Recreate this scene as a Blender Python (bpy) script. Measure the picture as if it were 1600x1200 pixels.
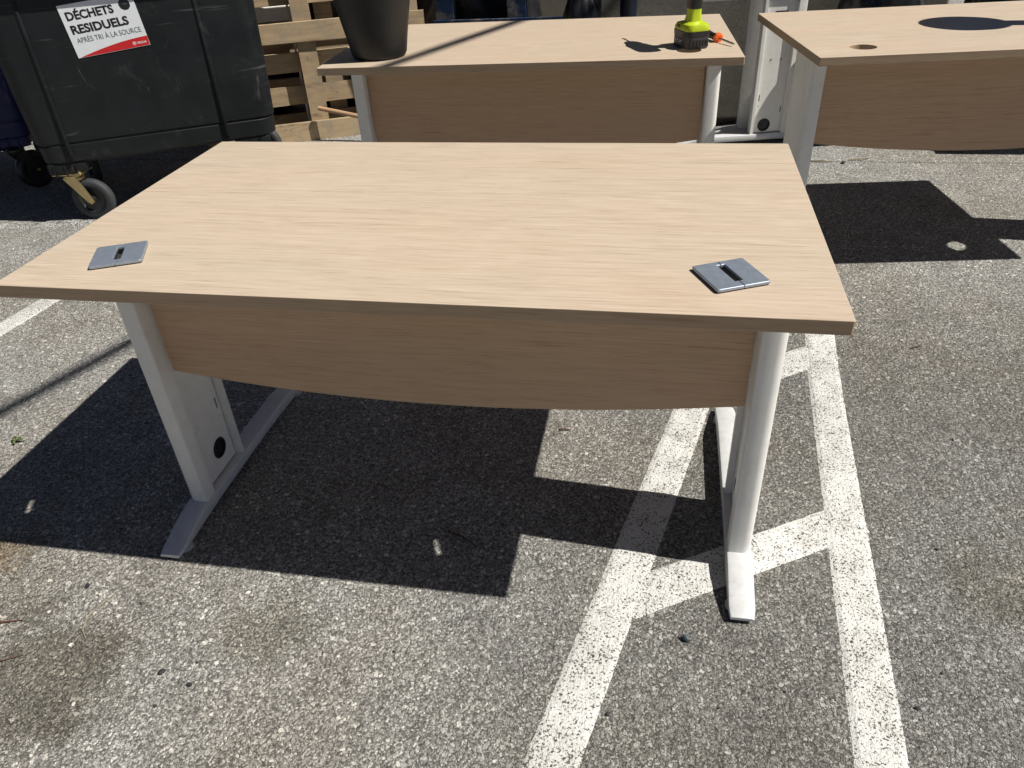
import bpy, bmesh, math, random
from mathutils import Vector, Matrix, noise
S = bpy.context.scene
C = S.collection
PI = math.pi
random.seed(7)
for o in list(bpy.data.objects): bpy.data.objects.remove(o)

# ------------------------------------------------------------------ camera, sky, sun, exposure
cam = bpy.data.cameras.new('camera')
cam.sensor_width = 36; cam.lens = 26.521; cam.clip_start = .02; cam.clip_end = 400
camo = bpy.data.objects.new('camera', cam); C.objects.link(camo); S.camera = camo
def cam_matrix(loc, yaw, pitch, roll):
    cy, sy, cp, sp = math.cos(yaw), math.sin(yaw), math.cos(pitch), math.sin(pitch)
    f = Vector((sy*cp, cy*cp, -sp)); r = Vector((cy, -sy, 0)); u = r.cross(f)
    cr, sr = math.cos(roll), math.sin(roll)
    r, u = cr*r + sr*u, -sr*r + cr*u
    m = Matrix((r, u, -f)).transposed().to_4x4(); m.translation = loc
    return m
camo.matrix_world = cam_matrix((.41626, -1.38748, 1.27289), -.213681, .599537, -.06146)

SUN = Vector((.7773, -.0643, 1)).normalized()          # towards the sun
w = bpy.data.worlds.new('World'); S.world = w; w.use_nodes = True
nt = w.node_tree; bg = nt.nodes['Background']
sky = nt.nodes.new('ShaderNodeTexSky'); sky.sky_type = 'NISHITA'; sky.sun_disc = False
sky.sun_elevation = math.asin(SUN.z); sky.sun_rotation = math.atan2(SUN.x, SUN.y)
sky.air_density = .32; sky.dust_density = .4; sky.ozone_density = .4
nt.links.new(sky.outputs[0], bg.inputs[0]); bg.inputs[1].default_value = .05
sl = bpy.data.lights.new('sun', 'SUN'); sl.energy = 5.0; sl.angle = math.radians(.53); sl.color = (1, .955, .88)
so = bpy.data.objects.new('sun', sl); C.objects.link(so); so.rotation_euler = (-SUN).to_track_quat('-Z', 'Y').to_euler()
so.location = SUN*20
S.view_settings.view_transform = 'Standard'; S.view_settings.look = 'None'
S.view_settings.exposure = 0.2; S.view_settings.gamma = 1
S.render.engine = 'CYCLES'

# ------------------------------------------------------------------ materials
class N:
    def __init__(s, name):
        s.m = bpy.data.materials.new(name); s.m.use_nodes = True; s.t = s.m.node_tree
        s.b = s.t.nodes['Principled BSDF']
    def n(s, ty, **kw):
        x = s.t.nodes.new(ty)
        for k, v in kw.items(): setattr(x, k, v)
        return x
    def put(s, sock, v):
        if isinstance(v, bpy.types.NodeSocket): s.t.links.new(v, sock)
        elif v is not None:
            try: sock.default_value = v
            except Exception: sock.default_value = (*v, 1)
    def coord(s, scale=(1,1,1), loc=(0,0,0), rot=(0,0,0), rnd=0):
        tc = s.n('ShaderNodeTexCoord'); mp = s.n('ShaderNodeMapping')
        mp.inputs['Scale'].default_value = scale; mp.inputs['Location'].default_value = loc; mp.inputs['Rotation'].default_value = rot
        src = tc.outputs['Object']
        if rnd:
            oi = s.n('ShaderNodeObjectInfo'); src = s.vadd(src, s.math('MULTIPLY', oi.outputs['Random'], rnd))
        s.put(mp.inputs[0], src); return mp.outputs[0]
    def vadd(s, a, b):
        x = s.n('ShaderNodeVectorMath', operation='ADD'); s.put(x.inputs[0], a); s.put(x.inputs[1], b); return x.outputs[0]
    def noise(s, co, scale=5, detail=4, rough=.55, dist=0, col=False):
        x = s.n('ShaderNodeTexNoise'); s.put(x.inputs['Vector'], co); x.inputs['Scale'].default_value = scale
        x.inputs['Detail'].default_value = detail; x.inputs['Roughness'].default_value = rough; x.inputs['Distortion'].default_value = dist
        return x.outputs['Color' if col else 'Fac']
    def vor(s, co, scale, feature='F1', rnd=1):
        x = s.n('ShaderNodeTexVoronoi', feature=feature); s.put(x.inputs['Vector'], co); x.inputs['Scale'].default_value = scale
        x.inputs['Randomness'].default_value = rnd; return x
    def math(s, op, a, b=None, c=None, clamp=False):
        x = s.n('ShaderNodeMath', operation=op, use_clamp=clamp); s.put(x.inputs[0], a); s.put(x.inputs[1], b)
        if c is not None: s.put(x.inputs[2], c)
        return x.outputs[0]
    def ramp(s, v, lo, hi, a=0., b=1., smooth=True):
        x = s.n('ShaderNodeMapRange', interpolation_type='SMOOTHSTEP' if smooth else 'LINEAR'); s.put(x.inputs[0], v)
        for i, k in enumerate((lo, hi, a, b)): x.inputs[i+1].default_value = k
        return x.outputs[0]
    def mix(s, f, a, b, mode='MIX'):
        x = s.n('ShaderNodeMix', data_type='RGBA', blend_type=mode); s.put(x.inputs[0], f); s.put(x.inputs[6], a); s.put(x.inputs[7], b)
        return x.outputs[2]
    def cramp(s, v, stops):
        x = s.n('ShaderNodeValToRGB'); s.put(x.inputs[0], v); e = x.color_ramp.elements
        while len(e) < len(stops): e.new(.5)
        for k, (p, c) in zip(e, stops): k.position = p; k.color = (*c, 1)
        return x.outputs[0]
    def sep(s, col):
        x = s.n('ShaderNodeSeparateXYZ'); s.put(x.inputs[0], col); return x.outputs
    def done(s, col=None, rough=.5, metal=0, bump=None, bstr=.3, bdist=.002, spec=.5):
        s.put(s.b.inputs['Base Color'], col); s.put(s.b.inputs['Roughness'], rough); s.put(s.b.inputs['Metallic'], metal)
        s.b.inputs['Specular IOR Level'].default_value = spec
        if bump is not None:
            x = s.n('ShaderNodeBump'); s.put(x.inputs['Height'], bump); x.inputs['Strength'].default_value = bstr; x.inputs['Distance'].default_value = bdist
            s.put(s.b.inputs['Normal'], x.outputs[0])
        return s.m

def asphalt_nodes(k):
    co = k.coord()
    wn = k.n('ShaderNodeVectorMath', operation='MULTIPLY_ADD'); k.put(wn.inputs[0], k.noise(co, 130, 2, .65, col=True)); wn.inputs[1].default_value = (.012,)*3; k.put(wn.inputs[2], co)
    warp = wn.outputs[0]
    va = k.vor(warp, 104); vb = k.vor(warp, 225)
    ra = k.sep(va.outputs['Color']); rb = k.sep(vb.outputs['Color'])
    fine = k.noise(co, 380, 2, .75)
    big_ = k.cramp(ra[1], [(0., (.21,.206,.195)), (.3, (.29,.284,.268)), (.75, (.385,.378,.357)), (1., (.66,.65,.61))])
    small = k.cramp(rb[1], [(0., (.13,.127,.12)), (.35, (.235,.23,.217)), (.75, (.345,.338,.32)), (1., (.58,.57,.54))])
    da, db = va.outputs['Distance'], vb.outputs['Distance']
    rad = k.math('MULTIPLY_ADD', ra[0], .75, -.10)       # every chip has its own size
    ma = k.ramp(k.math('SUBTRACT', rad, da), 0., .10)
    col = k.mix(k.ramp(db, .38, .75, 0, .75), small, (.05,.047,.042,1))
    col = k.mix(k.math('MULTIPLY', ma, .92), col, big_)
    col = k.mix(1., col, k.cramp(fine, [(.25, (.62,.62,.62)), (.5, (1.,1.,1.)), (.75, (1.38,1.38,1.38))]), 'MULTIPLY')
    h = k.math('MULTIPLY_ADD', db, -.55, k.math('MULTIPLY', ma, k.math('MULTIPLY_ADD', ra[2], .7, .35)))
    h = k.math('MULTIPLY_ADD', fine, .7, h)
    return co, col, h, fine

def mat_asphalt():
    k = N('asphalt'); co, col, h, fine = asphalt_nodes(k)
    big = k.noise(co, 1.3, 3, .6); mid = k.noise(co, 7, 4, .65)
    col = k.mix(1., col, k.cramp(big, [(.3, (.86,.86,.87)), (.7, (1.12,1.11,1.08))]), 'MULTIPLY')
    col = k.mix(1., col, k.cramp(mid, [(.3, (.84,.83,.82)), (.7, (1.1,1.1,1.1))]), 'MULTIPLY')
    x, y, z = k.sep(co)[:3]
    # the bay on the right is darker, fading out towards the back
    t = k.ramp(k.math('ADD', x, k.math('MULTIPLY', k.math('SUBTRACT', big, .5), 1.2)), -.25, .75)
    t = k.math('MULTIPLY', t, k.ramp(y, 1.4, .4))
    col = k.mix(1., col, k.mix(t, (1.36,1.355,1.335,1), (.89,.886,.872,1)), 'MULTIPLY')
    # brown drip stains with a ragged outline
    def stain(cx, cy, r, c, f, sy=1.):
        dx = k.math('SUBTRACT', x, cx); dy = k.math('MULTIPLY', k.math('SUBTRACT', y, cy), sy)
        d = k.math('SQRT', k.math('ADD', k.math('MULTIPLY', dx, dx), k.math('MULTIPLY', dy, dy)))
        d = k.math('ADD', d, k.math('MULTIPLY', k.math('ADD', k.math('SUBTRACT', mid, .5), k.math('MULTIPLY', k.math('SUBTRACT', fine, .5), .5)), r*1.9))
        return k.mix(k.math('MULTIPLY', k.ramp(d, r, r*.45), f), (1,1,1,1), c)
    for a in ((-.74, -.66, .25, (.46,.44,.39,1), .8, 1.4), (-1.06, -.40, .10, (.62,.5,.36,1), .8), (1.24, -.2, .20, (.72,.66,.56,1), .6),
              (-.33, -.5, .13, (.6,.58,.52,1), .7), (-1.42, -.06, .05, (.6,.5,.4,1), .7)):
        col = k.mix(1., col, stain(*a), 'MULTIPLY')
    col = k.mix(1., col, k.cramp(big, [(.35, (1.03,1.,.95)), (.65, (.97,1.,1.05))]), 'MULTIPLY')
    jl = k.math('ABSOLUTE', k.math('SUBTRACT', k.math('MULTIPLY_ADD', mid, .05, y), 2.41))   # hairline joint in the surface course
    col = k.mix(k.math('MULTIPLY', k.math('MULTIPLY', k.ramp(jl, .009, .003), k.ramp(fine, .4, .55)), .7), col, (.04,.038,.034,1))
    return k.done(col, .82, 0, h, 1., .0042, .3)

def mat_paint(wear, name):
    k = N(name); co, col, h, fine = asphalt_nodes(k)
    sp = k.noise(co, 215, 2, .6, .3); mid = k.noise(co, 14, 4, .65)
    m = k.ramp(k.math('MULTIPLY_ADD', mid, .24, k.math('MULTIPLY_ADD', h, .08, sp)), wear+.055, wear+.10)
    white = k.cramp(mid, [(.3, (.60,.59,.55)), (.6, (.73,.73,.70))])
    c = k.mix(m, k.mix(1., col, (.6,.6,.6,1), 'MULTIPLY'), white)
    return k.done(c, .6, 0, k.math('MULTIPLY_ADD', m, .7, h), .75, .003, .4)

def mat_laminate(name='oak_laminate', tint=(1,1,1)):
    k = N(name)
    a = k.noise(k.coord((.9, 80, 80), rnd=40), 1, 5, .66, .5)
    b = k.noise(k.coord((9, 360, 360), rnd=40), 1, 3, .75)
    c = k.noise(k.coord((1.0, 4.5, 4.5), rnd=40), 1, 4, .55, .9)
    col = k.cramp(a, [(.2, (.50,.40,.305)), (.42, (.552,.451,.35)), (.6, (.577,.476,.373)), (.8, (.605,.506,.402))])
    col = k.mix(1., col, k.cramp(b, [(.25, (.62,.57,.52)), (.42, (.93,.92,.91)), (.56, (1.02,1.02,1.02)), (.78, (1.12,1.12,1.12))]), 'MULTIPLY')
    col = k.mix(1., col, k.cramp(c, [(.3, (1.02,.985,.955)), (.5, (1,1,.985)), (.7, (.97,1.0,.975))]), 'MULTIPLY')
    col = k.mix(k.ramp(a, .60, .67, 0, .8), col, k.mix(k.ramp(b, .42, .62), k.mix(1., col, (.78,.72,.66,1), 'MULTIPLY'), col))
    co = k.coord(rnd=9)
    sp = k.vor(co, 7.); r = k.sep(sp.outputs['Color'])[0]                  # a few specks of dirt
    col = k.mix(k.math('MULTIPLY', k.ramp(sp.outputs['Distance'], .016, .008), k.ramp(r, .70, .72)), col, (.10,.075,.055,1))
    dust = k.ramp(k.noise(co, 4.5, 5, .7, 1.2), .5, .75, 0, .10)
    col = k.mix(dust, col, (.60,.56,.50,1))
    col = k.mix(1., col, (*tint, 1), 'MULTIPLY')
    return k.done(col, k.ramp(k.math('MULTIPLY_ADD', dust, 1.5, b), .3, .8, .40, .6), 0, b, .12, .0005, .4)

def mat_simple(name, col, rough=.5, metal=0, var=.1, scale=20, bstr=.1, bdist=.001, spec=.5, dirt=None):
    k = N(name); co = k.coord()
    n = k.noise(co, scale, 5, .6)
    lo = tuple(c*(1-var) for c in col); hi = tuple(min(1, c*(1+var)) for c in col)
    c = k.cramp(n, [(.3, lo), (.7, hi)])
    if dirt:
        c = k.mix(k.ramp(k.noise(co, dirt[1], 6, .7), .55, .72, 0, dirt[2]), c, (*dirt[0], 1))
    return k.done(c, k.ramp(n, .3, .7, max(.05, rough-.07), min(1, rough+.07)), metal, n, bstr, bdist, spec)

def mat_bin(name, col, dust):
    k = N(name); co = k.coord()
    n = k.noise(co, 6, 5, .65); f = k.noise(co, 260, 2, .6)
    scr = k.noise(k.coord((3, 3, 60), rot=(0, 0, 0)), 1, 5, .7, .5); scr2 = k.noise(k.coord((40, 40, 5)), 1, 4, .7, 1.)
    c = k.cramp(n, [(.3, tuple(v*.8 for v in col)), (.7, tuple(v*1.25 for v in col))])
    m = k.math('MULTIPLY', k.ramp(scr, .58, .70), k.ramp(k.noise(co, 3.2, 3), .45, .62))
    m = k.math('MAXIMUM', m, k.math('MULTIPLY', k.ramp(scr2, .62, .72), k.ramp(k.noise(co, 4.7, 3), .48, .62)))
    c = k.mix(k.math('MULTIPLY', m, .42), c, (*dust, 1))
    c = k.mix(k.ramp(k.noise(co, 9, 6, .75, .8), .55, .8, 0, .22), c, (*dust, 1))
    return k.done(c, k.ramp(n, .3, .7, .42, .6), 0, f, .15, .0006, .3)

def mat_timber(name, base):
    k = N(name)
    a = k.noise(k.coord((3, 30, 30), rnd=30), 1, 5, .65, .8); b = k.noise(k.coord((1.2, 1.2, 1.2), rnd=30), 5, 5, .7); f = k.noise(k.coord((12, 220, 220), rnd=30), 1, 3, .6)
    oi = k.n('ShaderNodeObjectInfo')
    c = k.cramp(a, [(.25, tuple(v*.62 for v in base)), (.5, base), (.75, tuple(v*1.18 for v in base))])
    c = k.mix(k.ramp(b, .46, .66, 0, .7), c, (.30,.265,.205,1)); c = k.mix(k.ramp(k.noise(k.coord((2, 5, 5), rnd=17), 3, 5, .75), .56, .68, 0, .7), c, (.13,.105,.075,1))
    c = k.mix(1., c, k.cramp(oi.outputs['Random'], [(0, (.85,.83,.8)), (1, (1.1,1.1,1.12))]), 'MULTIPLY')
    return k.done(c, .8, 0, k.math('ADD', a, f), .4, .0015, .25)

def mat_steel(name, col, rough, aniso=True):
    k = N(name)
    n = k.noise(k.coord((400, 14, 14) if aniso else (60, 60, 60)), 1, 3, .6); g = k.noise(k.coord(), 40, 4, .6)
    c = k.cramp(g, [(.3, tuple(v*.85 for v in col)), (.7, col)])
    return k.done(c, k.ramp(n, .3, .7, rough*.75, rough*1.25), 1, n, .08, .0004)

def mat_concrete():
    k = N('concrete'); co = k.coord()
    a = k.noise(co, 3, 6, .65); f = k.noise(co, 140, 4, .75); sp = k.noise(co, 45, 4, .7)
    c = k.cramp(a, [(.3, (.22,.205,.17)), (.7, (.37,.35,.30))])
    c = k.mix(1., c, k.cramp(f, [(.3, (.72,.72,.72)), (.7, (1.2,1.2,1.2))]), 'MULTIPLY')
    c = k.mix(k.ramp(sp, .6, .68, 0, .5), c, (.1,.095,.08,1))
    return k.done(c, .9, 0, k.math('ADD', f, a), .5, .003, .2)

M = dict(
    asphalt=mat_asphalt(), paint=mat_paint(.462, 'road_paint'), worn=mat_paint(.60, 'worn_road_paint'), wood=mat_laminate(), panel=mat_laminate('reddish_oak_laminate', (.98,.81,.66)), edge=mat_laminate('shaded_oak_edge_band', (.82,.72,.60)),
    white=mat_simple('white_powder_coat', (.82,.81,.765), .42, 0, .04, 30, .05, .0005, dirt=((.5,.48,.42), 18, .25)),
    foot=mat_simple('scuffed_white_foot', (.62,.63,.63), .5, 0, .07, 40, .2, .001, dirt=((.36,.35,.33), 26, .5)),
    black=mat_simple('black_plastic', (.016,.016,.017), .42, 0, .2, 60, .1, .0006),
    grommet=mat_simple('satin_metal', (.34,.39,.465), .4, .55, .02, 60, .0, .0003), galv=mat_steel('yellow_zinc', (.62,.50,.27), .42, False), steel=mat_steel('dark_steel', (.35,.35,.36), .3),
    bin=mat_bin('dark_grey_polyethylene', (.0095,.011,.0125), (.14,.145,.145)), bluebin=mat_bin('blue_polyethylene', (.008,.014,.07), (.15,.16,.2)),
    rubber=mat_simple('grey_rubber', (.035,.038,.041), .7, 0, .15, 50, .2), pot=mat_simple('black_pot_plastic', (.006,.006,.006), .5, 0, .25, 12, .08, .001),
    timber=mat_timber('pallet_timber', (.44,.335,.21)), bluewood=mat_timber('blue_painted_timber', (.012,.03,.075)), dowel=mat_timber('dowel_timber', (.52,.34,.21)),
    concrete=mat_concrete(), lime=mat_simple('lime_plastic', (.45,.55,.015), .38, 0, .06, 30, .05),
    battery=mat_simple('grey_battery_plastic', (.05,.05,.052), .5, 0, .15, 60, .2), orange=mat_simple('orange_plastic', (.85,.13,.015), .35, 0, .05, 30, .05),
    sticker=mat_simple('white_vinyl', (.74,.77,.80), .4, 0, .03, 40, .03), red=mat_simple('red_vinyl', (.55,.018,.02), .4, 0, .04, 40, .03),
    ink=mat_simple('black_ink', (.012,.012,.014), .45, 0, .05, 40, 0), greyink=mat_simple('grey_ink', (.10,.11,.12), .45, 0, .05, 40, 0),
    bag=mat_simple('black_bag_film', (.010,.010,.011), .3, 0, .3, 14, .5, .006), tarp=mat_simple('navy_tarpaulin', (.010,.014,.03), .5, 0, .3, 20, .4, .004),
    stone=mat_simple('dark_pebble', (.03,.032,.035), .6, 0, .4, 90, .3), pale=mat_simple('pale_pebble', (.62,.60,.54), .7, 0, .15, 90, .3),
    slate=mat_simple('blue_grey_pebble', (.07,.10,.11), .6, 0, .3, 90, .3), straw=mat_simple('dry_straw', (.30,.255,.17), .7, 0, .2, 60, .1),
    twig=mat_simple('brown_twig', (.09,.055,.035), .8, 0, .3, 90, .2), redtwig=mat_simple('red_brown_twig', (.11,.045,.03), .8, 0, .3, 90, .2),
    leaf=mat_simple('green_leaf', (.085,.11,.035), .6, 0, .3, 90, .2), cable=mat_simple('cable_sheath', (.03,.03,.03), .6), pole=mat_simple('grey_mast', (.3,.31,.31), .5, 0, .1))

# ------------------------------------------------------------------ helpers
def link(name, mesh, mat, parent=None, smooth=False, ang=35):
    o = bpy.data.objects.new(name, mesh); C.objects.link(o)
    if mat is not None and not mesh.materials: mesh.materials.append(mat)
    if parent: o.parent = parent
    if smooth:
        for p in mesh.polygons: p.use_smooth = True
        mesh.set_sharp_from_angle(angle=math.radians(ang))
    return o
def from_bm(name, bm, mat, parent=None, smooth=False, ang=35):
    bmesh.ops.recalc_face_normals(bm, faces=bm.faces)
    me = bpy.data.meshes.new(name); bm.to_mesh(me); bm.free()
    return link(name, me, mat, parent, smooth, ang)
def tag(o, label=None, cat=None, group=None, kind=None):
    for k, v in (('label', label), ('category', cat), ('group', group), ('kind', kind)):
        if v: o[k] = v
    return o
def empty(name, loc, rz=0):
    o = bpy.data.objects.new(name, None); C.objects.link(o); o.empty_display_size = .1
    o.location = loc; o.rotation_euler = (0, 0, rz); return o
def copy_tree(o, parent=None):
    c = o.copy(); C.objects.link(c)
    if parent: c.parent = parent
    for ch in list(o.children): copy_tree(ch, c)
    return c
def drop_part(root, names):
    for ch in list(root.children):
        if ch.name.split('.')[0] in names:
            for g in list(ch.children): bpy.data.objects.remove(g)
            bpy.data.objects.remove(ch)
def box(bm, c, s, rot=None, bev=0):
    r = bmesh.ops.create_cube(bm, size=1)
    m = Matrix.Translation(c) @ (rot.to_4x4() if rot else Matrix()) @ Matrix.Diagonal((*s, 1))
    bmesh.ops.transform(bm, matrix=m, verts=r['verts'])
    if bev:
        es = list({e for v in r['verts'] for e in v.link_edges})
        bmesh.ops.bevel(bm, geom=es, offset=bev, segments=2, affect='EDGES', profile=.5)
def tube(bm, pts, rad, seg=12, cap=True):
    pts = [Vector(p) for p in pts]; rads = rad if isinstance(rad, (list, tuple)) else [rad]*len(pts)
    rings = []; up = None
    for i, p in enumerate(pts):
        d = (pts[min(i+1, len(pts)-1)] - pts[max(i-1, 0)]).normalized()
        if up is None: up = Vector((0,0,1)) if abs(d.z) < .9 else Vector((1,0,0))
        a = d.cross(up).normalized(); b = a.cross(d).normalized(); up = b
        rings.append([bm.verts.new(p + rads[i]*(math.cos(t)*a + math.sin(t)*b)) for t in (2*PI*j/seg for j in range(seg))])
    for r0, r1 in zip(rings, rings[1:]):
        for j in range(seg): bm.faces.new((r0[j], r0[(j+1) % seg], r1[(j+1) % seg], r1[j]))
    if cap: bm.faces.new(rings[0][::-1]); bm.faces.new(rings[-1])
def lathe(bm, prof, seg=40, axis=None, cap=True):
    vs = []; rings = []
    for r, z in prof:
        rings.append([bm.verts.new((r*math.cos(2*PI*j/seg), r*math.sin(2*PI*j/seg), z)) for j in range(seg)]); vs += rings[-1]
    for r0, r1 in zip(rings, rings[1:]):
        for j in range(seg): bm.faces.new((r0[j], r0[(j+1) % seg], r1[(j+1) % seg], r1[j]))
    if cap: bm.faces.new(rings[0][::-1]); bm.faces.new(rings[-1])
    if axis: bmesh.ops.transform(bm, matrix=axis, verts=vs)
def loft(bm, rings, cap=True):
    R = [[bm.verts.new(p) for p in r] for r in rings]; n = len(R[0])
    for r0, r1 in zip(R, R[1:]):
        for j in range(n): bm.faces.new((r0[j], r0[(j+1) % n], r1[(j+1) % n], r1[j]))
    if cap: bm.faces.new(R[0][::-1]); bm.faces.new(R[-1])
def rrect(x0, x1, y0, y1, r, seg=5):
    out = []
    for cx, cy, a in ((x1-r, y0+r, -PI/2), (x1-r, y1-r, 0), (x0+r, y1-r, PI/2), (x0+r, y0+r, PI)):
        out += [(cx + r*math.cos(a + PI/2*i/seg), cy + r*math.sin(a + PI/2*i/seg)) for i in range(seg+1)]
    return out
def circle(cx, cy, r, n=32): return [(cx + r*math.cos(2*PI*i/n), cy + r*math.sin(2*PI*i/n)) for i in range(n)]
def plate(outline, holes, thick, bev=.0012, seg=2):
    """flat plate in XY, centred on z = 0, with real holes and rounded edges"""
    cu = bpy.data.curves.new('plate', 'CURVE'); cu.dimensions = '2D'; cu.fill_mode = 'BOTH'
    cu.extrude = thick/2 - bev; cu.bevel_depth = bev; cu.bevel_resolution = seg; cu.offset = -bev
    for pl in [outline] + list(holes):
        sp = cu.splines.new('POLY'); sp.points.add(len(pl)-1); sp.use_cyclic_u = True
        for q, (x, y) in zip(sp.points, pl): q.co = (x, y, 0, 1)
    o = bpy.data.objects.new('plate', cu); C.objects.link(o)
    me = bpy.data.meshes.new_from_object(o.evaluated_get(bpy.context.evaluated_depsgraph_get()))
    bpy.data.objects.remove(o); bpy.data.curves.remove(cu); me.materials.clear()
    for f in me.polygons: f.use_smooth = False
    return me
def xf(me, m): me.transform(m); me.update(); return me
def smooth01(t): t = max(0, min(1, t)); return t*t*(3-2*t)
def hg(x, y):                                           # the yard rises a few centimetres towards the back
    return smooth01((y-.42)/.66)*(.0225 + .0163*smooth01((x-.66)/.2))

# ------------------------------------------------------------------ ground and painted lines
def axis(lo, hi, step, far):
    a = [lo + step*i for i in range(int(round((hi-lo)/step))+1)]
    d = step; p, q = lo, hi; pre, post = [], []
    while p > -far: d *= 1.6; p -= d; q += d; pre.insert(0, p); post.append(q)
    return pre + a + post
xs, ys = axis(-4.2, 4.2, .07, 120), axis(-1.6, 5., .07, 120)
me = bpy.data.meshes.new('ground')
me.from_pydata([(x, y, hg(x, y)) for y in ys for x in xs], [], [(j*len(xs)+i, j*len(xs)+i+1, (j+1)*len(xs)+i+1, (j+1)*len(xs)+i) for j in range(len(ys)-1) for i in range(len(xs)-1)])
tag(link('ground', me, M['asphalt'], smooth=True), 'grey asphalt yard with pale stone chips', None, None, 'structure')

def marking(p0, p1, wd, label, mat='paint', lift=.003, cut0=None, cut1=None):
    p0, p1 = Vector(p0), Vector(p1); L = (p1-p0).length; d = (p1-p0)/L; n = Vector((-d.y, d.x))
    k = max(2, int(L/.006)); bm = bmesh.new(); rows = []
    for i in range(k+1):
        c = p0 + d*L*i/k; row = []
        for j in range(5):
            s = (-.5, -.5+.011/wd, 0, .5-.011/wd, .5)[j]*wd
            if j in (0, 4): s += (noise.noise((c.x*30, c.y*30, j*7))*.0012 + noise.noise((c.x*110, c.y*110, j*3))*.0012)
            q = c + n*s; row.append(bm.verts.new((q.x, q.y, hg(q.x, q.y) + (.0004 if j in (0, 4) else lift))))
        rows.append(row)
    for a, b in zip(rows, rows[1:]):
        for j in range(4): bm.faces.new((a[j], a[j+1], b[j+1], b[j]))
    return tag(from_bm('road_marking', bm, M[mat]), label, None, None, 'structure')
marking((.2, -1.1), (.70, 1.03), .092, 'white painted bay line under the grommet desk', lift=.003)
marking((.809, -1.1), (1.02, 1.95), .088, 'long white painted line beside the right foot of the desk', lift=.0036)
marking((.365, -.352), (.905, -.022), .098, 'slanting white bar between the two long lines by the desk foot', lift=.0021)
marking((.57, .445), (.955, .694), .098, 'slanting white bar behind the right desk leg', lift=.0021)
marking((.25, -1.2), (.80, -.86), .098, 'slanting white bar between the long lines, outside the desk shadow', lift=.0021)
marking((-2.06, -.32), (-1.78, .98), .088, 'white painted bay line beyond the left desk leg', lift=.003)
marking((-3.1, 1.32), (-2.02, 1.525), .085, 'worn whitish line in front of the waste container', 'worn', lift=.003)

# ------------------------------------------------------------------ desks
H, W, D, T = .7273, 1.398, .81, .025
GX, GY, GR = .535, -.281, .0395
def desk_leg(sx, parent, hz=.112, hr=.0255):
    def P(x, y): return (sx*x, y)
    sec = [(.608, -.172), (.608, -.205)] + [(.613+.005*math.cos(a), -.205+.005*math.sin(a)) for a in (PI+PI/6*i for i in range(1, 4))]
    sec += [(.637+.018*math.cos(a), -.192+.018*math.sin(a)) for a in (-PI/2+PI/12*i for i in range(0, 7))]
    sec += [(.655, -.018), (.653, -.012), (.646, -.009), (.614, -.009), (.611, -.012), (.611, -.026), (.642, -.028), (.642, -.1), (.642, -.172)]
    bm = bmesh.new()
    loft(bm, [[(*P(x, y), z) for x, y in sec] for z in (.043, .1, .3, .5, .701)])
    box(bm, (sx*.632, .08, .688), (.036, .50, .026), bev=.003)
    leg = from_bm('leg', bm, M['white'], parent, True, 30)
    # thin vertical seam strip beside the front post
    bm = bmesh.new(); box(bm, (sx*.6185, -.1705, .352), (.014, .005, .60), bev=.001)
    from_bm('edge_trim', bm, M['white'], leg)
    ry = rrect(-.1675, -.030, .052, .66, .003, 2)
    slits = [rrect(-.1595, -.1545, .148, .176, .0012, 1), rrect(-.0435, -.0385, .205, .237, .0012, 1), circle(-.041, .182, .0025, 8)]
    pl = plate(ry, [circle(-.082, hz, hr)] + slits, .0022, .0006, 1)
    xf(pl, Matrix(((0,0,1,sx*.6265),(1,0,0,0),(0,1,0,0),(0,0,0,1))))
    link('cable_cover', pl, M['white'], leg)
    bm = bmesh.new(); q = hr/.0255
    lathe(bm, [(.0265*q, -.0055), (.0275*q, .0012), (.0265*q, .0024), (.0232*q, .0022), (.0218*q, -.0045), (.001, -.005)], 32,
        Matrix.Translation((sx*.6265, -.082, hz)) @ Matrix.Rotation(-sx*PI/2, 4, 'Y'))
    from_bm('cable_hole_ring', bm, M['black'], leg, True)
    bm = bmesh.new(); box(bm, (sx*.6405, -.1, .3), (.002, .135, .48)); from_bm('dark_backing', bm, M['black'], leg)  # black sheet added so the hollow behind the slits reads dark
    # arched foot bar
    bm = bmesh.new(); rings = []
    for i in range(33):
        y = -.357 + .716*i/32; a = abs(y)
        top = .048 - .027*smooth01((a-.215)/.145)**1.15; bot = .011 + .009*(1-smooth01((a-.1)/.24))
        hw = .0265 - (.003 if i in (0, 32) else 0); 
        if i in (0, 32): top -= .003
        c = .005
        rings.append([(sx*.632+x, y, z) for x, z in ((-hw+c*.2, bot), (hw-c*.2, bot), (hw, bot+c*.3), (hw, top-c), (hw-c*.3, top-c*.3), (hw-c, top), (-hw+c, top), (-hw+c*.3, top-c*.3), (-hw, top-c), (-hw, bot+c*.3))])
    loft(bm, rings); from_bm('foot', bm, M['foot'], leg, True, 40)
    for y in (-.315, .315):
        bm = bmesh.new(); lathe(bm, [(.016, 0), (.018, .003), (.018, .008), (.008, .010), (.006, .018)], 20, Matrix.Translation((sx*.619, y, 0)))
        from_bm('levelling_glide', bm, M['foot'], leg, True)
    return leg
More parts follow.
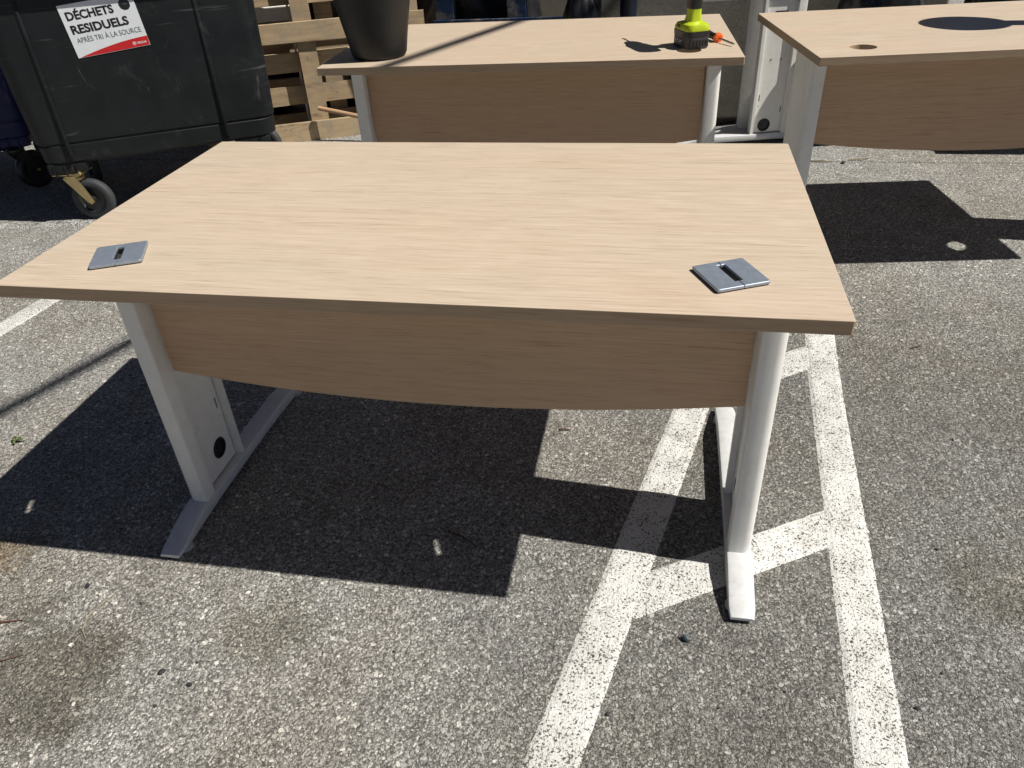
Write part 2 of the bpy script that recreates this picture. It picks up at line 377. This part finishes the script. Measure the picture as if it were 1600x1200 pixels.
def make_desk():
    root = empty('office_desk', (0, 0, 0))
    top = plate(rrect(-W/2, W/2, -D/2, D/2, .003, 2), [circle(s*GX, GY, GR, 40) for s in (-1, 1)], T, .0013, 2)
    for v in top.vertices:                               # the edge band of the long side leans in a little
        if v.co.y < -D/2 + .006: v.co.y += (T/2 - v.co.z)*.085
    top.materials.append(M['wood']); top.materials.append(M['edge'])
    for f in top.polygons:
        if abs(f.normal.z) < .5: f.material_index = 1   # edge banding, its shade put into a darker tint
    link('desktop', xf(top, Matrix.Translation((0, 0, H-T/2))), M['wood'], root)
    out = [(.603, .699), (-.603, .699)] + [(x, .358 + .044*(x/.603)**2) for x in (-.603 + 1.206*i/40 for i in range(41))]
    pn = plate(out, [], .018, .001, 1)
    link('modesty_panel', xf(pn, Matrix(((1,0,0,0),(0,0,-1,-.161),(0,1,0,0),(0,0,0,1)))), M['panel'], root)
    for s in (-1, 1):
        desk_leg(s, root)
        bm = bmesh.new(); loft(bm, [[(s*.602, y, .7005), (s*.567, y, .7005), (s*.600, y, .664)] for y in (-.178, -.1715)])
        from_bm('corner_bracket', bm, M['black'], root)
    return root
def add_grommets(root):
    g, a, sl, sw = .0445, math.radians(25), .029, .0065
    for s in (-1, 1):
        ri = bmesh.new(); lathe_tube = [(.0385, -.0245), (.0392, 0.), (.0365, 0.), (.036, -.0245)]
        seg = 36; rr = [[ri.verts.new((r*math.cos(2*PI*j/seg), r*math.sin(2*PI*j/seg), z)) for j in range(seg)] for r, z in lathe_tube]
        for q in range(4):
            for j in range(seg): ri.faces.new((rr[q][j], rr[q][(j+1) % seg], rr[(q+1) % 4][(j+1) % seg], rr[(q+1) % 4][j]))
        m = Matrix.Translation((s*GX, GY, H)) @ Matrix.Rotation(a, 4, 'Z')
        bmesh.ops.transform(ri, matrix=m, verts=ri.verts)
        cup = from_bm('cable_grommet', ri, M['battery'], root, True)
        gk = plate(rrect(-g+.001, g-.001, -g+.001, g-.001, .004, 3), [rrect(-sw, sw, -sl+.003, sl+.003, .001, 1)], .0016, .0003, 1)
        link('gasket', xf(gk, m @ Matrix.Translation((0, 0, .0009))), M['black'], cup)
        for h in (-1, 1):
            o = [(h*x, y) for x, y in ((.0004, -g), (g-.004, -g), (g-.001, -g+.001), (g, -g+.004), (g, g-.004), (g-.001, g-.001), (g-.004, g), (.0004, g), (.0004, sl+.003), (sw, sl+.003), (sw, -sl+.003), (.0004, -sl+.003))]
            pl = plate(o if h > 0 else o[::-1], [], .0055, .0016, 3)
            link('grommet_plate', xf(pl, m @ Matrix.Translation((0, 0, .0046))), M['grommet'], cup)
proto = make_desk()
d1 = proto
d2, d3, d4 = (copy_tree(proto) for _ in range(3))
add_grommets(d1)
DG = 'light oak office desks in the yard'
tag(d1, 'light oak desk with two square metal cable grommets and white legs', 'desk', DG)
tag(d2, 'light oak desk carrying the black pot and the cordless drill', 'desk', DG)
tag(d3, 'light oak desk with an open cable hole and a rounded dark shadow on its top', 'desk', DG)
tag(d4, 'light oak desk behind the desk with the rounded shadow', 'desk', DG)
D2 = (-.0607, 1.5794, .0531); D3 = (1.4987, 1.598, .1354)
d2.location = (D2[0], D2[1], .0225); d2.rotation_euler[2] = D2[2]
d3.location = (D3[0], D3[1], .0388); d3.rotation_euler[2] = D3[2]
d4.location = (2.98, 2.86, .0388); d4.rotation_euler[2] = -.01
ZT2, ZT3 = H + .0225, H + .0388

# loose white desk legs standing by the wall (foot runs along the wall)
th = PI/2 + .24
lp = empty('loose_desk_leg', (.950 - (math.cos(th)*.632 + math.sin(th)*.11), 2.70 - (math.sin(th)*.632 - math.cos(th)*.11), .0388), th); ll = desk_leg(1, lp, .088, .030)
bm = bmesh.new(); box(bm, (.6245, -.098, .607), (.003, .058, .016)); box(bm, (.6245, -.098, .595), (.003, .016, .014)); from_bm('hook_slot', bm, M['black'], ll)
for y in (-.125, -.075):
    bm = bmesh.new(); lathe(bm, [(.004, 0), (.0035, .002)], 10, Matrix.Translation((.6258, y, .40)) @ Matrix.Rotation(-PI/2, 4, 'Y')); from_bm('screw_hole', bm, M['black'], ll)
lw = empty('loose_desk_leg', (1.012, 2.80+.632, .0388), -PI/2); desk_leg(1, lw)
tag(lp, 'loose white desk leg with round cable hole standing by the concrete wall', 'desk leg', 'loose desk legs by the wall')
tag(lw, 'loose white desk leg half hidden behind the one with the cable hole', 'desk leg', 'loose desk legs by the wall')

# ------------------------------------------------------------------ concrete wall
bm = bmesh.new()
box(bm, (.9, 3.12, 1.25), (1.72, .22, 2.36), bev=.012)
box(bm, (.9, 3.16, .05), (1.66, .14, .06))
wall = tag(from_bm('concrete_wall', bm, M['concrete']), 'rough grey concrete wall behind the loose desk legs', 'wall')
bm = bmesh.new(); box(bm, (-2.6, 4.3, 1.22), (6.4, .2, 2.5), bev=.01)
tag(from_bm('concrete_wall', bm, M['concrete']), 'shaded grey wall behind the wooden pallets', 'wall')

# ------------------------------------------------------------------ waste containers
def container(loc, ang, mat, label, sticker=False):
    root = empty('waste_container', loc, ang)
    zb = .29; L = 1.022
    def ring(z, e, r): return [(x, y, z) for x, y in rrect(-e, L+e, -e*.55, .66+e, r, 6)]
    bm = bmesh.new()
    loft(bm, [ring(zb+.0, -.03, .06), ring(zb+.012, -.008, .07), ring(zb+.080, -.004, .07), ring(zb+.084, -.009, .07), ring(zb+.090, -.009, .07), ring(zb+.094, .001, .07),
              ring(.625, .012, .075), ring(.914, .020, .08), ring(1.01, .024, .08)])
    body = from_bm('body', bm, M[mat], root, True, 30)
    for u in (.136, .80):                                 # two moulded vertical ribs
        bm = bmesh.new(); box(bm, (u, -.004, .655), (.018, .024, .67), bev=.007); from_bm('rib', bm, M[mat], body, True)
    for u in (-.005, 1.02):                                # corner handles / side trunnions
        bm = bmesh.new(); tube(bm, [(u-(.09 if u < .5 else -.02), .33, .93), (u+(.02 if u < .5 else .09), .33, .93)], .022, 16); from_bm('trunnion', bm, M[mat], body, True)
    bm = bmesh.new()
    loft(bm, [ring(.994, .100, .12), ring(1.04, .112, .12), ring(1.045, .105, .12), ring(1.045, .02, .09)]); from_bm('rim', bm, M[mat], root, True, 30)
    bm = bmesh.new(); rings = []
    for i in range(8):
        t = i/7; rings.append([(x, y, 1.047 + .19*math.sin(t*PI/2)) for x, y in rrect(-.085+.25*t*t, 1.10-.25*t*t, -.06+.22*t*t, .745-.22*t*t, .1-.03*t, 6)])
    loft(bm, rings); lid = from_bm('lid', bm, M[mat], root, True, 40)
    bm = bmesh.new(); tube(bm, [(.35, .30, 1.225), (.35, .30, 1.27), (.70, .30, 1.27), (.70, .30, 1.225)], .012, 10); from_bm('handle', bm, M[mat], lid, True)
    for i, (u, v) in enumerate(((.100, .075), (.90, .075), (.100, .58), (.90, .58))):
        bm = bmesh.new(); box(bm, (u, v, .273), (.16, .13, .05), bev=.008)
        for du in (-.055, -.01, .035): box(bm, (u+du, v-.066, .266), (.005, .012, .05))
        from_bm('caster_housing', bm, M[mat], root, True, 30)
        hd = [math.radians(-20), .7, 1.9, -.4][i]             # each caster has swivelled its own way
        R = Matrix.Translation((u, v-.02, 0)) @ Matrix.Rotation(hd, 4, 'Z')
        bm = bmesh.new(); box(bm, (0, 0, .245), (.135, .10, .005), bev=.001)
        for q in ((.055, .038), (-.055, .038), (.055, -.038), (-.055, -.038)):
            lathe(bm, [(.008, 0), (.008, .007), (.004, .009)], 6, Matrix.Translation((*q, .2465)))
        lathe(bm, [(.036, -.022), (.04, -.014), (.04, -.008), (.03, 0)], 20, Matrix.Translation((0, 0, .242)))
        for s in (-1, 1):
            loft(bm, [[(x, s*.030+dy, z) for x, z in ((-.034, .222), (.030, .222), (.068, .128), (.072, .112), (.056, .101), (.042, .110))] for dy in (-.0016, .0016)])
        box(bm, (-.002, 0, .223), (.064, .062, .004))
        bmesh.ops.transform(bm, matrix=R, verts=bm.verts)
        fk = from_bm('caster', bm, M['galv' if sticker else 'black'], root)  # without a sticker, casters and tyres are black in place of shade
        ax = R @ Matrix.Translation((.056, 0, .1165)) @ Matrix.Rotation(PI/2, 4, 'X')
        bm = bmesh.new(); lathe(bm, [(.066, -.019), (.082, -.021), (.091, -.015), (.094, -.006), (.094, .006), (.091, .015), (.082, .021), (.066, .019), (.066, -.019)], 44, ax, False); from_bm('tyre', bm, M['rubber' if sticker else 'black'], fk, True, 50)
        bm = bmesh.new(); lathe(bm, [(.012, -.024), (.018, -.022), (.02, -.010), (.052, -.009), (.060, -.018), (.067, -.0195), (.067, .0195), (.060, .018), (.052, .009), (.02, .010), (.018, .022), (.012, .024), (.001, .024)], 32, ax)
        from_bm('wheel_rim', bm, M['black'], fk, True)
        bm = bmesh.new(); lathe(bm, [(.007, -.037), (.008, -.036), (.008, .036), (.007, .037)], 8, ax); from_bm('axle_bolt', bm, M['galv'], fk)
    if sticker:
        # printed notice: local frame s along the face, t up
        sw, sh = .300, .207
        F = Matrix.Translation((.2975, -.0100, .7107)) @ Matrix.Rotation(math.radians(.9), 4, 'X') @ Matrix.Rotation(-math.radians(4.6), 4, 'Y') @ Matrix(((1,0,0,0),(0,0,-1,0),(0,1,0,0),(0,0,0,1))) @ Matrix.Scale(.961, 4)
        sk = link('sticker', xf(plate(rrect(0, sw, 0, sh, .002, 2), [], .0008, .0002, 1), F @ Matrix.Translation((0, 0, -.0002))), M['sticker'], root)
        arc = [(.012 + (sw-.012)*t, .002 + .036*math.sin(t*PI/2)**.9) for t in (i/24 for i in range(25))]
        link('red_band', xf(plate([(.004, .0015), (sw-.0015, .0015)] + arc[::-1], [], .0003, .00005, 1), F @ Matrix.Translation((0, 0, .0005))), M['red'], sk)
        link('round_emblem', xf(plate([(.258+r*math.cos(a), .170+r*math.sin(a)) for a, r in ((2*PI*i/28, .0225+.0006*((i*7) % 3-1)) for i in range(28))], [], .0003, .00005, 1), F @ Matrix.Translation((0, 0, .0005))), M['ink'], sk)
        def text(body_, x, y, wd, ht, mat, name='lettering', bold=0., z=.0008):
            cu = bpy.data.curves.new('text', 'FONT'); cu.body = body_; cu.size = 1; cu.offset = bold; cu.resolution_u = 3
            o = bpy.data.objects.new('text', cu); C.objects.link(o)
            me = bpy.data.meshes.new_from_object(o.evaluated_get(bpy.context.evaluated_depsgraph_get()))
            bpy.data.objects.remove(o); bpy.data.curves.remove(cu); me.materials.clear()
            xsv = [v.co.x for v in me.vertices]; x0, x1 = min(xsv), max(xsv)
            cap = .72
            xf(me, Matrix.Translation((x, y, z)) @ Matrix.Diagonal((wd/(x1-x0), ht/cap, 1, 1)) @ Matrix.Translation((-x0, 0, 0)))
            return link(name, xf(me, F), M[mat], sk)
        text('DÉCHETS', .019, .147, .190, .032, 'ink', bold=.036)
        text('RESIDUELS', .018, .094, .232, .033, 'ink', bold=.036)
        text('APRÈS TRI À LA SOURCE', .022, .057, .263, .021, 'greyink', bold=.0)
        text('VEOLIA', .249, .0125, .041, .0085, 'sticker', bold=.02)
        text('TRI', .249, .167, .020, .007, 'greyink', bold=.01)
        for rad, wdt in ((.0070, .0022),):
            link('logo_ring', xf(plate(circle(.239, .0168, rad, 24), [circle(.239, .0160, rad-wdt, 24)], .0003, .00005, 1), F @ Matrix.Translation((0, 0, .0008))), M['sticker'], sk)
        link('logo_dot', xf(plate(circle(.239, .0160, .0022, 16), [], .0003, .00005, 1), F @ Matrix.Translation((0, 0, .0008))), M['sticker'], sk)
    return tag(root, label, 'waste container')
BA = math.radians(29.37)
BU, BV = Vector((math.cos(BA), math.sin(BA), 0)), Vector((-math.sin(BA), math.cos(BA), 0))
B0 = Vector((-2.241, 1.44, .0))
container(B0 + Vector((0, 0, 0)), BA, 'bin', 'dark grey wheeled waste container with a white and red sticker', True)
container(B0 - BU*1.14 + BV*.60, BA, 'bluebin', 'dark blue wheeled waste container behind the grey one')

# ------------------------------------------------------------------ pallets
def board(parent, name, c, s, mat, jit=.003):
    bm = bmesh.new(); box(bm, (0, 0, 0), s, bev=.002)
    for v in bm.verts: v.co += Vector((0, random.uniform(-1, 1), random.uniform(-1, 1)))*jit*.5
    o = from_bm(name, bm, M[mat], parent); o.location = c; o.rotation_euler = (0, random.uniform(-.006, .006), 0); return o
PA = math.radians(25)
def pallet(loc, ang, mat, label, front, back, strs, x0, x1, sw=.1):
    root = empty('pallet', loc, ang); tag(root, label, 'pallet', 'pallets standing on edge against the wall')
    zmax = max(z1 for _, z1 in front+back); L = x1-x0; xc = (x0+x1)/2
    for z0, z1 in front: board(root, 'board', (xc, -.030, (z0+z1)/2), (L, .021, z1-z0), mat)
    for z0, z1 in back: board(root, 'board', (xc, .052, (z0+z1)/2), (L, .021, z1-z0), mat)
    for u in strs: board(root, 'stringer', (u, .0105, zmax/2), (sw, .058, zmax), mat).rotation_euler = (0, 0, 0)
    return root
PB = ((.705, .805), (.365, .467), (.192, .292), (.88, .98))
pallet((-1.55, 2.80, .02), PA, 'timber', 'pale wooden pallet standing on edge beside the dark grey container',
       ((0., .108), (.528, .630), (1.0, 1.1)), PB, (-.56, .02, .60), -.62, .68)
pallet((-1.62, 2.96, .02), PA, 'timber', 'wooden pallet added behind the front wooden pallet to darken its gaps',
       ((.02, .12), (.42, .52), (.85, .95)), ((.2, .3), (.6, .7), (1.0, 1.1)), (-.5, .14, .66), -.6, .72)  # second pallet added to darken the gaps of the front one
pallet((-.40, 2.93, .02), .02, 'bluewood', 'blue painted pallet standing on edge behind the drill desk',
       ((0., .11), (.50, .60), (.98, 1.1)), ((.2, .3), (.36, .46), (.72, .82)), (-.36, .03, .42), -.42, .48)
# broom handle leaning on the pallet
bm = bmesh.new(); tube(bm, [(-1.50, 2.745, .205), (-1.0, 2.72, .115), (-.58, 2.70, .036)], .0125, 14)
tag(from_bm('broom_handle', bm, M['dowel'], None, True), 'round wooden broom handle leaning against the pallet', 'broom handle')
# white steel rail wedged behind the pallet boards
bm = bmesh.new(); box(bm, (-1.80, 2.895, .67), (.50, .03, .075), Matrix.Rotation(PA, 3, 'Z'), .004)
tag(from_bm('steel_rail', bm, M['white']), 'white steel desk rail lying between the pallet boards', 'rail')
bm = bmesh.new(); box(bm, (-1.63, 2.87, .40), (.012, .03, .78), Matrix.Rotation(PA, 3, 'Z'), .002)
tag(from_bm('steel_strip', bm, M['white']), 'narrow white steel strip upright behind the pallet stringer', 'strip')

# ------------------------------------------------------------------ things on the desks
bm = bmesh.new()
prof = [(.084, 0), (.0915, .004), (.095, .012)] + [(.095 + (.168-.095)*t, .012 + .37*t) for t in (.25, .5, .75, 1)] + [(.180, .384), (.182, .405), (.176, .408), (.164, .400)] + [(.164 - .068*t, .40 - .388*t) for t in (.5, 1)] + [(.02, .010)]
lathe(bm, prof, 64)
pot = tag(from_bm('plant_pot', bm, M['pot'], None, True, 40), 'tall black plastic pot flaring upwards on the corner of the desk', 'pot')
pot.location = (-.572, 1.318, ZT2+.0003)

dr = empty('cordless_drill', (.497, 1.386, ZT2+.0003), math.radians(114)); tag(dr, 'lime green and black cordless drill standing on its battery', 'drill')
def oval(x0, x1, hw, z, n=.03):
    return [(x, y, z) for x, y in rrect(x0, x1, -hw, hw, n, 5)]
bm = bmesh.new(); loft(bm, [oval(-.05, .062, .040, .0, .022), oval(-.053, .066, .043, .004, .024), oval(-.053, .066, .043, .036, .024)]); bat = from_bm('battery', bm, M['battery'], dr, True, 40)
bm = bmesh.new(); loft(bm, [oval(-.054, .067, .044, .0365, .024), oval(-.054, .067, .044, .052, .024), oval(-.050, .060, .041, .0525, .022)]); from_bm('battery_collar', bm, M['black'], bat, True, 40)
bm = bmesh.new()
for i in range(6): box(bm, (-.0535, -.028+.011*i, .018), (.003, .006, .02))
from_bm('battery_grip', bm, M['black'], bat)
bm = bmesh.new(); box(bm, (.012, .0437, .019), (.05, .0012, .018)); from_bm('battery_label', bm, M['greyink'], bat)
bm = bmesh.new()
for i in range(4): box(bm, (-.012+.014*i, .0443, .0235-.003*(i % 2)), (.009, .0008, .0022))
from_bm('label_print', bm, M['sticker'], bat)
bm = bmesh.new(); loft(bm, [oval(-.052, .064, .042, .053, .022), oval(-.053, .065, .043, .060, .022), oval(-.048, .058, .038, .072, .02), oval(-.026, .028, .024, .079, .014), oval(-.021, .021, .0215, .10, .014), oval(-.022, .020, .021, .118, .014)])
ft = from_bm('drill_foot', bm, M['lime'], dr, True, 40)
bm = bmesh.new()
for y in (-.0425, .0425): box(bm, (.02, y, .064), (.02, .003, .008), bev=.001)
from_bm('latch', bm, M['black'], ft)
bm = bmesh.new(); loft(bm, [oval(-.0225, .0205, .0215, .116, .014), oval(-.024, .022, .022, .13, .014), oval(-.028, .020, .021, .16, .014), oval(-.034, .022, .022, .19, .014)]); from_bm('handle', bm, M['black'], dr, True, 40)
RY = Matrix.Rotation(PI/2, 4, 'Y')
bm = bmesh.new(); lathe(bm, [(.022, -.085), (.030, -.078), (.033, -.06), (.034, .03), (.030, .05), (.026, .062)], 28, Matrix.Translation((-.01, 0, .217)) @ RY); from_bm('motor_housing', bm, M['lime'], dr, True, 40)
bm = bmesh.new(); lathe(bm, [(.024, .062), (.024, .085), (.019, .1), (.012, .112), (.006, .115)], 24, Matrix.Translation((-.01, 0, .217)) @ RY); ck = from_bm('chuck', bm, M['black'], dr, True, 40)
bm = bmesh.new(); lathe(bm, [(.0035, .112), (.0035, .16), (.005, .162), (.005, .175), (.003, .178)], 8, Matrix.Translation((-.01, 0, .217)) @ RY); from_bm('driver_bit', bm, M['steel'], ck)
bm = bmesh.new(); box(bm, (.030, 0, .178), (.014, .016, .03), bev=.004); from_bm('trigger', bm, M['black'], dr)

sd = empty('screwdriver', (.585, 1.452, ZT2+.0135)); tag(sd, 'small screwdriver with orange collar lying beside the drill', 'screwdriver')
ddir = Vector((.068, -.118, 0)).normalized(); sd.rotation_euler = (0, .055, math.atan2(ddir.y, ddir.x))
bm = bmesh.new(); lathe(bm, [(.006, -.088), (.011, -.084), (.0125, -.06), (.010, -.035), (.0125, -.015), (.012, -.005)], 12, RY); from_bm('handle', bm, M['black'], sd, True)
bm = bmesh.new(); lathe(bm, [(.012, -.006), (.0165, -.004), (.0165, .004), (.011, .007)], 10, RY); from_bm('collar', bm, M['orange'], sd)
bm = bmesh.new(); lathe(bm, [(.0032, .004), (.0032, .085), (.0025, .092), (.001, .098)], 10, RY); from_bm('shaft', bm, M['steel'], sd, True)

st = empty('pedestal_stool', (1.775, 1.57, ZT3+.0003)); tag(st, 'black round pedestal stool standing on the desk with the open cable hole', 'stool')
bm = bmesh.new(); lathe(bm, [(.13, 0), (.135, .008), (.125, .016), (.05, .03)], 40); from_bm('base', bm, M['black'], st, True)
bm = bmesh.new(); lathe(bm, [(.05, .028), (.045, .06), (.045, .44), (.06, .47)], 28); from_bm('column', bm, M['black'], st, True)
bm = bmesh.new(); lathe(bm, [(.10, .462), (.125, .475), (.130, .50), (.12, .52), (.06, .527)], 40); from_bm('seat', bm, M['black'], st, True)

# ------------------------------------------------------------------ sacks and tarpaulin by the wall
def sack(loc, r, h, seed, label, mat='bag'):
    bm = bmesh.new(); bmesh.ops.create_icosphere(bm, subdivisions=4, radius=1)
    for v in bm.verts:
        n = v.co.normalized(); k = 1 + .16*noise.noise(n*2.1 + Vector((seed,)*3)) + .07*noise.noise(n*6 + Vector((seed,)*3))
        z = max(-.82, n.z*k); f = .55 if z > .75 else 1
        v.co = Vector((n.x*k*r*(1-.75*max(0, z-.55)/.45*(z > .55)), n.y*k*r*(1-.75*max(0, z-.55)/.45*(z > .55)), (z+.82)/1.82*h))
    o = from_bm('rubbish_sack', bm, M[mat], None, True, 180); o.location = loc
    return tag(o, label, 'sack', 'black sacks by the wall')
sack((1.40, 2.80, .036), .20, .95, 3., 'black plastic sack slumped against the wall behind the desk with the cable hole')
sack((1.93, 2.75, .036), .20, .92, 9., 'black plastic sack behind the desk, just past the end of the wall')
sack((-.02, 2.82, .0225), .11, .86, 14., 'narrow black plastic sack between blue pallet and concrete wall')
sack((-1.55, 3.42, .0225), .42, 1.25, 21., 'large black filler added to darken the gap behind the wooden pallets')  # these three large ones are added to keep the gaps dark
sack((-.75, 3.5, .0225), .42, 1.3, 27., 'large black filler added for darkness behind the blue pallet')
sack((-2.2, 3.35, .0225), .4, 1.2, 33., 'large black filler added for darkness behind the waste container')
bm = bmesh.new(); tube(bm, [(.205, 2.93, .022), (.205, 2.93, .3), (.207, 2.94, .55), (.21, 2.945, .62), (.212, 2.95, .9), (.215, 2.96, 1.5)], [.03, .034, .030, .043, .048, .046], 18)
tag(from_bm('rolled_tarpaulin', bm, M['tarp'], None, True), 'rolled navy tarpaulin standing against the concrete wall', 'tarpaulin')

# ------------------------------------------------------------------ overhead cable (its soft shadow crosses the yard)
A, B = Vector((-.905, .072, .75)), Vector((-.182, 1.995, .75))
dz = 4.2; off = Vector((.7773, -.0643, 1))*dz; dv = (B-A).normalized()
pts = [A + off + dv*t + Vector((0, 0, .0009*(t-1)**2)) for t in [-7 + i for i in range(16)]]
ends = (pts[0], pts[-1])
bm = bmesh.new(); tube(bm, pts, .026, 10)
tag(from_bm('overhead_cable', bm, M['cable'], None, True), 'thick black cable strung high over the yard between two masts', 'cable')
for e, lb in zip(ends, ('grey steel mast holding the near end of the overhead cable', 'grey steel mast holding the far end of the overhead cable')):
    bm = bmesh.new(); tube(bm, [(e.x, e.y, 0), (e.x, e.y, e.z+.15)], .045, 16); lathe(bm, [(.16, 0), (.16, .02), (.06, .03)], 20, Matrix.Translation((e.x, e.y, hg(e.x, e.y))))
    tag(from_bm('mast', bm, M['pole'], None, True), lb, 'mast', 'masts of the overhead cable')

# ------------------------------------------------------------------ litter on the asphalt
def pebble(x, y, s, mat, seed, label, group='dark pebbles on the asphalt', flat=.6):
    bm = bmesh.new(); bmesh.ops.create_icosphere(bm, subdivisions=2, radius=1)
    for v in bm.verts:
        n = v.co.normalized(); k = 1 + .45*noise.noise(n*1.7 + Vector((seed, seed*2, 3)))
        v.co = Vector((n.x*k*s, n.y*k*s*.72, n.z*k*s*flat))
    o = from_bm('pebble', bm, M[mat], None, True, 25); o.location = (x, y, hg(x, y) + s*flat*.8); o.rotation_euler[2] = seed*1.7
    return tag(o, label, 'pebble', group)
dk = 'small dark pebble lying on the asphalt'
for i, (x, y, s) in enumerate(((-.488, -.632, .0075), (-.418, -.649, .006), (-.78, -.454, .007), (.383, -.592, .0048), (.837, -.372, .0045), (.925, -.5, .0045), (.834, -.441, .004),
                               (.987, -.419, .0035), (-.044, -.52, .0035), (-.63, -.481, .0035), (1.27, 2.36, .012), (-.46, -.70, .004), (-.43, -.60, .003), (-1.0, .12, .004), (.2, -.33, .003), (1.06, -.1, .004), (1.2, .3, .004), (.58, -.55, .003), (-1.2, .35, .005), (.7, -.5, .003))):
    pebble(x, y, s, 'stone', i*1.3+.5, dk)
pebble(.522, -.411, .009, 'slate', 5.2, 'blue grey pebble by the tip of the right desk foot', None, .8)
for i, (x, y, s) in enumerate(((-.715, -.60, .0055), (-.575, -.63, .004), (-.82, -.53, .004), (-.62, -.72, .0045), (-.36, -.55, .0035))):
    pebble(x, y, s, 'pale', i*2.1+.3, 'small pale stone chip in the brown stain', 'pale chips in the stain')
def stick(pts, r, mat, name, label, cat, group=None):
    P = [Vector((x, y, hg(x, y) + z)) for x, y, z in pts]
    bm = bmesh.new(); tube(bm, P, [r*.8] + [r]*(len(P)-2) + [r*.5], 6)
    return tag(from_bm(name, bm, M[mat], None, True), label, cat, group)
stick([(-.703, -.468, .003), (-.717, -.505, .005), (-.722, -.535, .006), (-.712, -.565, .004), (-.69, -.584, .003)], .0012, 'straw', 'straw', 'thin curved straw lying across the brown stain', 'straw')
stick([(-.935, -.575, .003), (-.90, -.57, .004), (-.862, -.558, .003)], .0022, 'redtwig', 'twig', 'short reddish twig at the edge of the brown stain', 'twig')
stick([(-.86, -.668, .003), (-.825, -.652, .004), (-.797, -.636, .003)], .0016, 'twig', 'twig', 'thin dark twig on the brown stain', 'twig')
stick([(.188, .227, .003), (.205, .226, .006), (.222, .229, .003)], .002, 'redtwig', 'twig', 'small reddish twig on the sunlit asphalt beneath the desk', 'twig')
stick([(1.19, .718, .003), (1.21, .726, .005), (1.225, .735, .003)], .0025, 'twig', 'twig', 'dark twig on open asphalt right of the painted line', 'twig')
stick([(-.02, -.185, .003), (.02, -.2, .005), (.06, -.225, .003)], .0025, 'twig', 'twig', 'dark twig lying in the shadow of the grommet desk', 'twig')
stick([(1.30, 2.40, .005), (1.37, 2.41, .01), (1.41, 2.44, .005)], .004, 'straw', 'straw', 'bent straw under the desk with the open cable hole', 'straw')
stick([(1.12, 2.38, .005), (1.17, 2.377, .008), (1.22, 2.37, .005)], .004, 'straw', 'straw', 'straight straw by the leg of the desk with the cable hole', 'straw')
lr = empty('leaf_sprig', (-1.327, -.004, hg(-1.327, 0))); tag(lr, 'small green leaf sprig on the asphalt by the cable shadow', 'leaf')
for i, (a, l) in enumerate(((.2, .021), (1.4, .016), (2.6, .023), (3.6, .014), (5.1, .017))):
    bm = bmesh.new(); n = 6; rw = []
    for q in range(n+1):
        t = q/n; hw = l*.24*math.sin(PI*min(1, t*1.02))**.8 + .0004
        rw.append([bm.verts.new((l*t, s*hw, .003 + .008*math.sin(PI*t) + abs(s)*.003)) for s in (-1, 0, 1)])
    for p, q in zip(rw, rw[1:]):
        for j in (0, 1): bm.faces.new((p[j], p[j+1], q[j+1], q[j]))
    bmesh.ops.transform(bm, matrix=Matrix.Rotation(a, 4, 'Z'), verts=bm.verts)
    from_bm('leaflet', bm, M['leaf'], lr, True)
